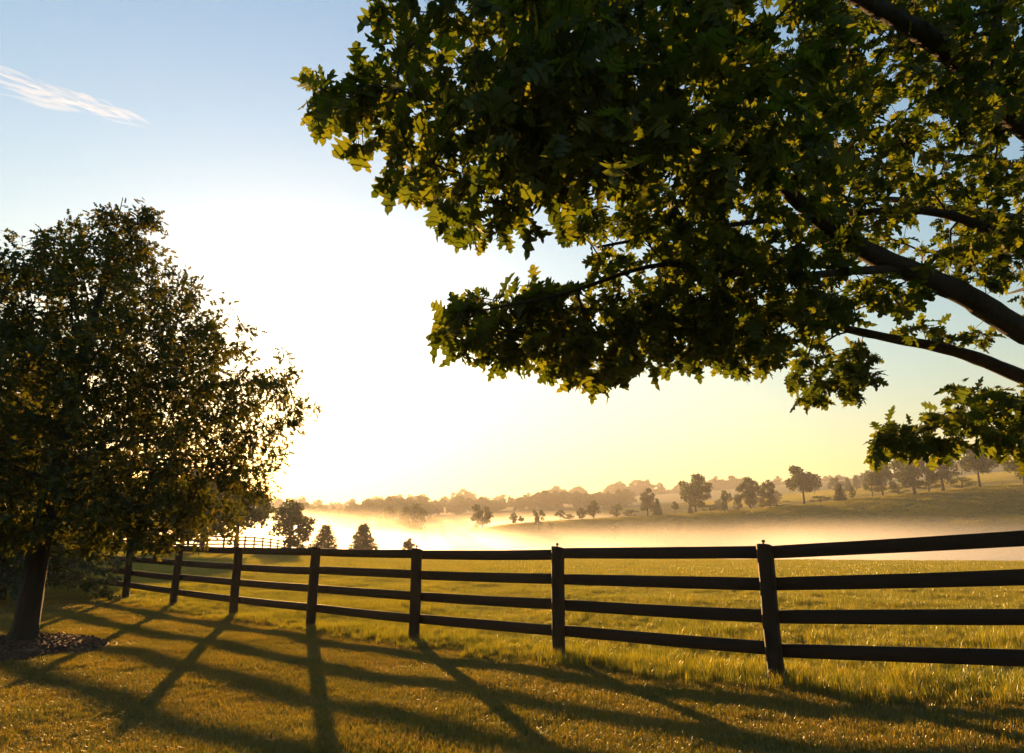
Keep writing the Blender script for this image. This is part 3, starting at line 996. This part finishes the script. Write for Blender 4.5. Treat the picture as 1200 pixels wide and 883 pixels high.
def conifer(name, seed, cards=5200, wid=0.46, bot=0.05, card=0.062, mat=None):
    r_ = np.random.default_rng(seed)
    g = Geo(); g.tube([(0, 0, -0.06), (0, 0, 0.1), (0, 0, 0.97)], [0.03, 0.026, 0.003], 7)
    pos, axs = [], []
    nb = 90
    for b in range(nb):
        z = bot + (0.95 - bot) * (b / nb) ** 1.15
        a = b * 2.399 + r_.uniform(-.2, .2)
        L = wid * (1 - (z - bot) / (1 - bot)) ** 0.85 * r_.uniform(0.75, 1.1) + 0.015
        d = np.array([math.cos(a), math.sin(a), 0])
        m = max(6, int(cards / nb * (0.4 + L / wid)))
        u = r_.uniform(0.15, 1, m)
        p = d * (u * L)[:, None] + np.array([0, 0, 1]) * (z + 0.05 * u - 0.12 * L * u * u)[:, None] + r_.normal(0, 0.014, (m, 3))
        g.tube([(0, 0, z), d * L * .5 + [0, 0, z + .02], d * L + [0, 0, z + .05 - .12 * L]], [0.007, 0.005, 0.002], 3)
        pos.append(p)
        axs.append(d[None] * 0.8 + r_.normal(0, 0.7, (m, 3)) + [0, 0, -0.35])
    pos, axs = np.concatenate(pos), np.concatenate(axs)
    tv = np.array([(-.1, 0, 0), (.1, 0, 0), (.13, .6, .02), (0, 1, 0), (-.13, .6, .02)])
    tt = np.array([(0, 1, 2), (0, 2, 4), (2, 3, 4)])
    v, t = place_leaves(tv, tt, pos, axs, r_.normal(0, 1, pos.shape), card * r_.uniform(0.7, 1.4, len(pos)))
    return g.mesh(name + '_trunk', M_BARK2), mesh_np(name + '_crown', v, t, mat or M_NEEDLE)


ROUND = dict(bole=0.11, clumps=32, prof=lambda z: 1.0 - 0.35 * abs(z - 0.4) * 2 * (z > .4))
TALL = dict(bole=0.09, prof=lambda z: 0.95 - 0.5 * z, clumps=24)
OPEN = dict(bole=0.13, prof=lambda z: 0.9, clumps=17, cr=0.12)
BUSH = dict(bole=0.05, prof=lambda z: 1.0, clumps=16, cr=0.17)
EGG = dict(bole=0.08, prof=lambda z: 0.9 - 0.55 * z, clumps=20)
KINDS_T = {
    'round': [clump_tree('round_%d' % k, 500 + k, ROUND) for k in range(3)],
    'tall': [clump_tree('tall_%d' % k, 520 + k, TALL) for k in range(2)],
    'open': [clump_tree('open_%d' % k, 540 + k, OPEN) for k in range(2)],
    'bush': [clump_tree('bush_%d' % k, 560 + k, BUSH) for k in range(2)],
    'egg': [clump_tree('egg_%d' % k, 580 + k, EGG) for k in range(2)],
    'conifer': [conifer('conifer_%d' % k, 600 + k) for k in range(2)],
}
count = {}


def far_tree(px, d, h, w, kind, label, group=None, name=None, cat='tree', dz=0.0):
    az = math.atan2(px - 600, 825.6)
    x, y = d * math.sin(az), d * math.cos(az)
    z = tz(x, y) + dz
    k = count.get(kind, 0); count[kind] = k + 1
    tr, cr = KINDS_T[kind][k % len(KINDS_T[kind])]
    o = thing(name or {'conifer': 'evergreen_tree', 'bush': 'shrub'}.get(kind, 'tree'), label, cat if (kind != 'bush' or name) else 'shrub', (x, y, z), random.uniform(0, 6.28), group)
    o.scale = (w, w, h)
    link('trunk', tr, o)
    tag(link('crown', cr, o), kind='stuff')
    return o


HILL = 'trees standing along the far hillside fence'
MID = 'trees at the meadow edge before the mist'
# meadow edge
far_tree(276, 66, 6.6, 6.2, 'round', 'broad tree behind the meadow fence, glowing beside the young lawn tree', MID)
far_tree(212, 64, 7.2, 6.4, 'round', 'tall tree behind the meadow fence seen through the young tree crown', MID)
far_tree(150, 74, 7.0, 7.0, 'tall', 'dense tree behind the meadow fence under the drooping lawn tree branches', MID)
far_tree(338, 86, 6.0, 6.6, 'round', 'lone leafy tree on a slim trunk rising behind the meadow fence', MID)
far_tree(354, 86, 2.6, 2.6, 'bush', 'low shrub at the foot of the lone leafy meadow tree', MID)
far_tree(380, 90, 3.8, 5.0, 'conifer', 'small cone-shaped evergreen nearest the lone leafy meadow tree', MID)
far_tree(425, 90, 4.1, 5.2, 'conifer', 'cone-shaped evergreen by the bright mist, taller of the two', MID)
far_tree(479, 94, 2.9, 3.0, 'egg', 'small rounded tree alone where the meadow fence dips into the mist', MID)
far_tree(236, 62, 6.8, 7.0, 'tall', 'broad dark tree behind the meadow fence, between two others under the lawn tree', MID)
far_tree(95, 70, 8.0, 8.5, 'round', 'big dark tree behind the meadow fence nearest the drooping evergreen', MID)
far_tree(25, 66, 8.5, 9.0, 'tall', 'big dark tree behind the meadow fence hidden by the lawn tree trunk', MID)
# valley in mist
VAL = 'trees standing in the valley mist'
far_tree(484, 235, 15.5, 13.5, 'tall', 'huge pale tree mass almost lost in the bright mist', VAL)
far_tree(458, 250, 14.0, 12, 'round', 'broad pale tree fading into mist beside the huge tree mass', VAL)
far_tree(518, 205, 8.4, 5.6, 'egg', 'narrow misty tree between the huge pale mass and the dark double tree', VAL)
far_tree(565, 212, 11.5, 8.8, 'open', 'tall dark tree in the valley with a notched crown above shrubs', VAL)
far_tree(549, 208, 5.2, 4.6, 'bush', 'shrub leaning on the tall dark valley tree', VAL)
far_tree(533, 204, 3.4, 5.0, 'bush', 'low wide shrub spreading in mist beside the tall dark valley tree', VAL)
# hillside
far_tree(602, 238, 3.9, 3.4, 'round', 'smallest round tree of a pair at the low end of the hillside', HILL)
far_tree(611, 240, 2.9, 2.6, 'round', 'little round sapling next to the smallest round hillside tree', HILL)
far_tree(632, 216, 7.0, 5.2, 'open', 'rough-edged tree on the slope with a shrub beside it', HILL)
far_tree(646, 213, 2.6, 3.4, 'bush', 'squat shrub beside the rough-edged slope tree', HILL)
far_tree(657, 238, 4.0, 4.4, 'open', 'short forked tree alone on the golden part of the hillside', HILL)
far_tree(683, 236, 4.2, 4.4, 'round', 'low round tree, smaller of the touching pair', HILL)
far_tree(697, 237, 6.2, 5.8, 'round', 'mid-sized round tree, larger of the touching pair', HILL)
far_tree(724, 236, 4.5, 5.4, 'bush', 'flat-topped round tree on the ridge above a misty bush', HILL, 'tree')
far_tree(722, 196, 4.4, 4.2, 'egg', 'round bush tree standing half sunk in mist on the lower slope', HILL)
far_tree(761, 236, 9.8, 8.2, 'tall', 'broad pyramid-shaped tree with a smaller cone at its side', HILL)
far_tree(773, 234, 5.6, 3.8, 'conifer', 'small dark cone tree attached to the pyramid-shaped tree', HILL)
far_tree(794, 236, 4.4, 2.8, 'round', 'lollipop-shaped small tree under the arm of the spreading oak', HILL)
far_tree(818, 236, 13.2, 13.0, 'round', 'spreading oak with a wide dark crown and short bare trunk on hillside', HILL)
far_tree(812, 231, 3.0, 2.4, 'conifer', 'tiny pointed evergreen at the foot of the spreading oak', HILL)
far_tree(796, 200, 3.2, 3.4, 'open', 'thin pale sapling in the mist below the spreading oak', HILL)
far_tree(853, 226, 5.8, 3.0, 'egg', 'narrow column-shaped tree before the dense grove, next to the spreading oak', HILL)
far_tree(870, 226, 5.8, 3.6, 'egg', 'narrow column-shaped tree right under the dense grove', HILL)
far_tree(856, 246, 8.0, 4.6, 'open', 'ragged slender tree standing behind the column-shaped tree', HILL)
far_tree(884, 234, 10.0, 9.4, 'round', 'dense wide tree in the middle of the hillside grove', HILL)
far_tree(907, 236, 10.0, 6.6, 'tall', 'tall layered tree at the uphill end of the grove by the hedge', HILL)
far_tree(948, 240, 13.0, 12.4, 'round', 'big lone tree with full crown on clean trunk, uphill of hedge', HILL)
far_tree(992, 238, 5.4, 4.8, 'conifer', 'dark wide-based evergreen uphill of the big lone tree', HILL)
far_tree(1007, 241, 4.4, 3.2, 'egg', 'small pale tree right beside the wide-based evergreen', HILL)
far_tree(1043, 240, 11.2, 9.4, 'round', 'dome-crowned tree with a low bush under its downhill side', HILL)
far_tree(1031, 238, 5.6, 4.6, 'bush', 'rounded bush tucked under the dome-crowned tree', HILL)
far_tree(1082, 232, 13.4, 14.0, 'round', 'wide tree behind the hanging oak leaves, downhill of its twin', HILL)
far_tree(1116, 234, 14.0, 13.6, 'tall', 'wide tree behind the hanging oak leaves, uphill of its twin', HILL)
far_tree(1161, 238, 13.0, 11.4, 'round', 'dark tree highest up the hillside, partly behind the oak spray', HILL)
far_tree(1215, 242, 13.0, 12.0, 'tall', 'tree at the very top of the hillside row beyond the oak', HILL)
hedge = far_tree(915, 239, 2.4, 8.0, 'bush', 'low dark hedge along the fence between grove and big lone tree', None, 'hedge', 'hedge')
hedge.scale = (10.0, 3.2, 2.4); hedge.rotation_euler.z = R(-8)
for (px, d, h, w, lb) in (
        (668, 239, 2.2, 5.0, 'thin strip of scrub beside the short forked hillside tree'),
        (742, 241, 2.6, 6.0, 'low scrub on the ridge downhill of the pyramid-shaped tree'),
        (836, 242, 2.6, 6.5, 'low scrub between the spreading oak and the column-shaped trees'),
        (897, 237, 3.4, 6.5, 'undergrowth filling the gap inside the hillside grove'),
        (968, 243, 2.4, 7.0, 'low scrub at the uphill foot of the big lone tree'),
        (1062, 238, 3.4, 7.0, 'undergrowth between the dome-crowned tree and the wide twin trees'),
        (1099, 237, 3.6, 8.0, 'undergrowth between the two wide trees behind hanging oak leaves'),
        (1140, 240, 3.2, 8.0, 'undergrowth below the dark tree highest on the hillside')):
    far_tree(px, d, h, w, 'bush', lb, 'scrub along the hillside fence')
# behind the ridge
BACK = 'trees on the further rise behind the hillside'
for (px, d, h, w, kd, lb) in (
        (846, 330, 8.5, 7.0, 'round', 'hazy round tree on the further rise behind the ragged slender tree'),
        (868, 345, 9.5, 7.5, 'egg', 'hazy egg-shaped tree on the further rise above the dense grove'),
        (886, 350, 10.5, 7.5, 'tall', 'hazy tall tree topping the further rise behind the dense grove'),
        (916, 380, 6.0, 6.4, 'round', 'hazy round tree alone on skyline between grove and big lone tree'),
        (962, 430, 7.0, 6.5, 'round', 'hazy tree peeping over the uphill shoulder of the big lone tree'),
        (988, 420, 8.6, 10.0, 'round', 'broad hazy skyline tree above the wide-based evergreen'),
        (1003, 425, 8.0, 6.5, 'conifer', 'pointed hazy skyline tree between two rounded ones'),
        (1013, 428, 8.4, 7.0, 'egg', 'egg-shaped hazy skyline tree uphill of the pointed one'),
        (1023, 432, 8.8, 8.0, 'round', 'rounded hazy skyline tree just downhill of the dome-crowned tree')):
    far_tree(px, d, h, w, kd, lb, BACK)

# spruce behind the young tree
ex, ey = -12.6, 17.6
spr = thing('spruce_tree', 'dark drooping evergreen with low boughs in front of the fence end', 'tree', (ex, ey, tz(ex, ey)))


def spruce_mesh(H, Wd, seed):
    r_ = np.random.default_rng(seed)
    g = Geo(); g.tube([(0, 0, -0.3), (0, 0, 0.5), (0, 0, H * .97)], [0.16, 0.13, 0.01], 9)
    pos, axs = [], []
    nb = 130
    for b in range(nb):
        z = 0.35 + (H - 0.5) * (b / nb)
        a = b * 2.399 + r_.uniform(-.3, .3)
        L = Wd * (1 - z / H) ** 0.8 * r_.uniform(0.75, 1.12) + 0.1
        d = np.array([math.cos(a), math.sin(a), 0]); sd_ = np.array([-d[1], d[0], 0])
        f = lambda u: d * (u * L)[:, None] + np.array([0, 0, 1]) * (z + 0.28 * u * L - 0.42 * L * u ** 2)[:, None]
        uu = np.linspace(0, 1, 6)
        g.tube(f(uu), np.linspace(0.022, 0.004, 6), 4)
        m = int(150 * L)
        u = r_.uniform(0.1, 1, m)
        p = f(u) + sd_ * (r_.normal(0, 0.16, m) * L * (1.1 - u))[:, None] + r_.normal(0, 0.02, (m, 3))
        p[:, 2] -= np.abs(r_.normal(0, 0.06, m))
        pos.append(p)
        axs.append(d[None] * 0.7 + r_.normal(0, 0.6, (m, 3)) + [0, 0, -0.5])
    pos, axs = np.concatenate(pos), np.concatenate(axs)
    # each spray: a flat frond of fine points
    tv = np.array([(-.05, 0, 0), (.05, 0, 0), (.22, .45, .02), (.06, .4, 0), (0, 1, 0), (-.06, .4, 0), (-.22, .5, .02)])
    tt = np.array([(0, 1, 3), (1, 2, 3), (0, 3, 5), (3, 4, 5), (0, 5, 6)])
    v, t = place_leaves(tv, tt, pos, axs, r_.normal(0, 1, pos.shape) + [0, 0, 1], 0.17 * r_.uniform(0.6, 1.3, len(pos)))
    return g.mesh('spruce_trunk', M_BARK2), mesh_np('spruce_crown', v, t, M_NEEDLE)


tr, cr = spruce_mesh(6.4, 3.0, 77)
link('trunk', tr, spr)
tag(link('crown', cr, spr), kind='stuff')

# ------------------------------------------------------------------ woods on the horizon (too far to tell apart)
wsrc = [KINDS_T['round'][0][1], KINDS_T['tall'][0][1], KINDS_T['round'][2][1], KINDS_T['egg'][0][1], KINDS_T['round'][1][1]]


def woods(name, bands, label):
    pts, scl = [], []
    for (p0, p1, d0, d1, n, h0, h1) in bands:
        px = rng.uniform(p0, p1, n); d = rng.uniform(d0, d1, n)
        az = np.arctan2(px - 600, 825.6)
        x, y = d * np.sin(az), d * np.cos(az)
        h = rng.uniform(h0, h1, n) * (1 + 0.25 * np.sin(px * 0.045) * np.sin(px * 0.017 + 1))
        pts.append(np.stack([x, y, terrain(x, y) - 0.08 * h], 1)); scl.append(np.stack([h * rng.uniform(.8, 1.2, n), h * rng.uniform(.8, 1.2, n), h], 1))
    pts, scl = np.concatenate(pts), np.concatenate(scl)
    n = len(pts)
    rot = np.zeros((n, 3)); rot[:, 2] = rng.uniform(0, 6.28, n)
    return scatter(name, wsrc, pts, rot, scl, rng.integers(0, len(wsrc), n), label, 'woods')


woods('far_woods', [(-250, 880, 760, 900, 620, 13, 20), (860, 1500, 780, 860, 200, 9, 14)],
      'continuous wooded skyline fading into haze on the furthest ridge')
woods('valley_woods', [(-200, 330, 330, 430, 130, 10, 15), (330, 500, 400, 480, 70, 12, 17), (500, 740, 470, 540, 110, 8, 13)],
      'nearer belt of hazy woods behind the glowing valley mist')


# ------------------------------------------------------------------ the meadow fence and the hillside fence
def polyline(pts, step):
    pts = np.asarray(pts, float)
    seg = np.linalg.norm(np.diff(pts, axis=0), axis=1); s = np.concatenate([[0], np.cumsum(seg)])
    u = np.arange(0, s[-1], step)
    return np.stack([np.interp(u, s, pts[:, 0]), np.interp(u, s, pts[:, 1])], 1)


def azp(px, d):
    az = math.atan2(px - 600, 825.6)
    return d * math.sin(az), d * math.cos(az)


path = polyline([azp(60, 50), azp(160, 56), azp(260, 66), azp(330, 84), azp(380, 105), azp(450, 140), azp(540, 185)], 2.8)
mf = thing('meadow_fence', 'distant four-board fence across the far side of the meadow before the mist', 'fence', (path[0][0], path[0][1], tz(*path[0])))
mo = np.array(mf.location)
FP = post_mesh('meadow_post', 1.43, 0.15, 90, M_WOOD)
FR = rail_mesh('meadow_rail', 2.8, 91, M_WOOD, 0.07, 0.016)
for k in range(len(path)):
    p = path[k]; z = tz(*p)
    link('post', FP, mf, (p[0] - mo[0], p[1] - mo[1], z - mo[2]))
    if k + 1 < len(path):
        q = path[k + 1]; zq = tz(*q); d = q - p; L = float(np.hypot(*d))
        for h in RAILS:
            link('rail', FR, mf, (p[0] - mo[0], p[1] - mo[1], z + h - mo[2]), (0, -math.atan2(zq - z, L), math.atan2(d[1], d[0])), (math.hypot(L, zq - z) / 2.8, 1, 1))

path = polyline([azp(560, 252), azp(750, 250), azp(900, 252), azp(1050, 254), azp(1260, 256)], 2.8)
hf = thing('hillside_fence', 'thin pale fence line following the hillside behind its row of trees', 'fence', (path[0][0], path[0][1], tz(*path[0])))
ho = np.array(hf.location)
gp, gr = Geo(), Geo()
M_PALE = plain_mat('weathered_fence', (0.22, 0.19, 0.16), 0.85)
for k in range(len(path)):
    p = path[k]; z = tz(*p)
    gp.tube([(p[0] - ho[0], p[1] - ho[1], z - ho[2] - .2), (p[0] - ho[0], p[1] - ho[1], z - ho[2] + 1.4)], [0.09, 0.09], 4)
    if k + 1 < len(path):
        q = path[k + 1]; zq = tz(*q)
        for h in RAILS:
            gr.tube([(p[0] - ho[0], p[1] - ho[1], z + h - ho[2]), (q[0] - ho[0], q[1] - ho[1], zq + h - ho[2])], [0.07, 0.07], 4)
tag(link('posts', gp.mesh('hillside_posts', M_PALE), hf), kind='stuff')
tag(link('rails', gr.mesh('hillside_rails', M_PALE), hf), kind='stuff')


# ------------------------------------------------------------------ mist in the valley, haze over everything, a wisp of cirrus
def ball(name, seg=32, rings_=16):
    v = [(0, 0, 1)]
    for a in range(1, rings_):
        for b in range(seg):
            t_, p_ = math.pi * a / rings_, 2 * math.pi * b / seg
            v.append((math.sin(t_) * math.cos(p_), math.sin(t_) * math.sin(p_), math.cos(t_)))
    v.append((0, 0, -1))
    t = [(0, 1 + b, 1 + (b + 1) % seg) for b in range(seg)]
    for a in range(rings_ - 2):
        for b in range(seg):
            c0, c1 = 1 + a * seg + b, 1 + a * seg + (b + 1) % seg
            t += [(c0, c0 + seg, c1 + seg), (c0, c1 + seg, c1)]
    e = len(v) - 1
    s0 = 1 + (rings_ - 2) * seg
    t += [(e, s0 + (b + 1) % seg, s0 + b) for b in range(seg)]
    return mesh_np(name, v, t)


def mist_mat(name, dens, nscale, lo, hi, aniso=0.6, stretch=(1, 1, 3), col=(0.95, 0.93, 0.9)):
    m, n, out = mat_new(name)
    tc = n.nodes.new('ShaderNodeTexCoord')
    vm = n.nodes.new('ShaderNodeVectorMath'); vm.operation = 'LENGTH'
    n.links.new(tc.outputs['Object'], vm.inputs[0])
    fall = math_node(n, 'SUBTRACT', 1.0, vm.outputs['Value'])
    fall = math_node(n, 'MAXIMUM', fall, 0.0)
    fall = math_node(n, 'POWER', fall, 1.7)
    geo = n.nodes.new('ShaderNodeNewGeometry')
    mp = n.nodes.new('ShaderNodeMapping'); mp.inputs['Scale'].default_value = stretch
    n.links.new(geo.outputs['Position'], mp.inputs[0])
    nz = noise(n, nscale, 3, 0.55, mp.outputs[0])
    mr = n.nodes.new('ShaderNodeMapRange'); mr.inputs[1].default_value = lo; mr.inputs[2].default_value = hi
    n.links.new(nz, mr.inputs[0])
    d = math_node(n, 'MULTIPLY', math_node(n, 'MULTIPLY', fall, mr.outputs[0]), dens)
    v = n.nodes.new('ShaderNodeVolumePrincipled')
    v.inputs['Color'].default_value = (*col, 1)
    v.inputs['Anisotropy'].default_value = aniso
    n.links.new(d, v.inputs['Density'])
    n.links.new(v.outputs[0], out.inputs['Volume'])
    return m


BALL = ball('mist')


def mist(px, d, z, rx, ry, rz_, m, label):
    x, y = azp(px, d)
    me_ = BALL.copy(); me_.materials.append(m)
    o = link('mist', me_, None, (x, y, z), (0, 0, -math.atan2(px - 600, 825.6)), (rx, ry, rz_))
    return tag(o, label, 'mist', kind='stuff')


MM1 = mist_mat('valley_mist', 0.10, 0.022, 0.30, 0.68, 0.45)
MM2 = mist_mat('billow_mist', 0.14, 0.035, 0.38, 0.62, 0.72)
MM3 = mist_mat('back_mist', 0.06, 0.015, 0.3, 0.7)
mist(870, 150, -4.0, 210, 66, 12.5, MM1, 'flat bank of golden mist filling the valley floor behind the meadow')
mist(385, 158, -2.0, 62, 42, 13, MM2, 'bright billow of mist rising behind the two cone-shaped evergreens')
mist(640, 330, 7.0, 120, 60, 13, MM3, 'thin strip of mist lying behind the low end of the hillside')

hz, hn, hout = mat_new('haze_air')
hv = hn.nodes.new('ShaderNodeVolumePrincipled')
hv.inputs['Color'].default_value = (0.93, 0.94, 0.97, 1)
hv.inputs['Anisotropy'].default_value = 0.38
hv.inputs['Density'].default_value = 0.00027
hn.links.new(hv.outputs[0], hout.inputs['Volume'])
zmin = float(gz.min()) - 1.2
v, q = box_geo(-1500, 1500, -1500, 1500, zmin, 104)
me_ = bpy.data.meshes.new('haze'); me_.from_pydata(v, [], q); me_.materials.append(hz)
tag(link('haze', me_), 'thin golden morning haze over the whole valley', 'haze', kind='stuff')


def cirrus():
    m, n, out = mat_new('cirrus_ice')
    v = n.nodes.new('ShaderNodeVolumePrincipled')
    v.inputs['Color'].default_value = (1, 1, 1, 1)
    v.inputs['Anisotropy'].default_value = 0.3
    v.inputs['Density'].default_value = 0.0013
    n.links.new(v.outputs[0], out.inputs['Volume'])
    a, b = at(-60, 66, 9000), at(182, 150, 9000)
    d = b - a; L = np.linalg.norm(d); dn = d / L
    w = unit(np.cross(dn, at(90, 110, 1) - np.array([0, 0, EYE])))
    dp = np.cross(dn, w)
    g = Geo()
    r_ = np.random.default_rng(5)
    for k in range(46):
        u0 = r_.uniform(0, 0.78); ln = r_.uniform(0.15, 0.45) * (1 - u0 * 0.5)
        width = 150 * (1 - u0 * 0.75)
        off = r_.normal(0, 1) * width
        uu = np.linspace(u0, min(u0 + ln, 1.0), 9)
        s = np.linspace(0, 1, 9)
        pts = a + d * uu[:, None] + w * (off * (1 - s * 0.45) + 14 * np.sin(s * 7 + k))[:, None] + dp * (r_.normal(0, 60))
        rad = r_.uniform(14, 44) * np.sin(np.pi * np.clip(s, 0.02, 0.98)) ** 0.8
        g.tube(pts - a, rad, 7)
    o = link('cirrus_cloud', g.mesh('cirrus_cloud', m, True), None, tuple(a))
    return tag(o, 'single white streak of high cirrus in the blue part of the sky', 'cloud', kind='stuff')


cirrus()
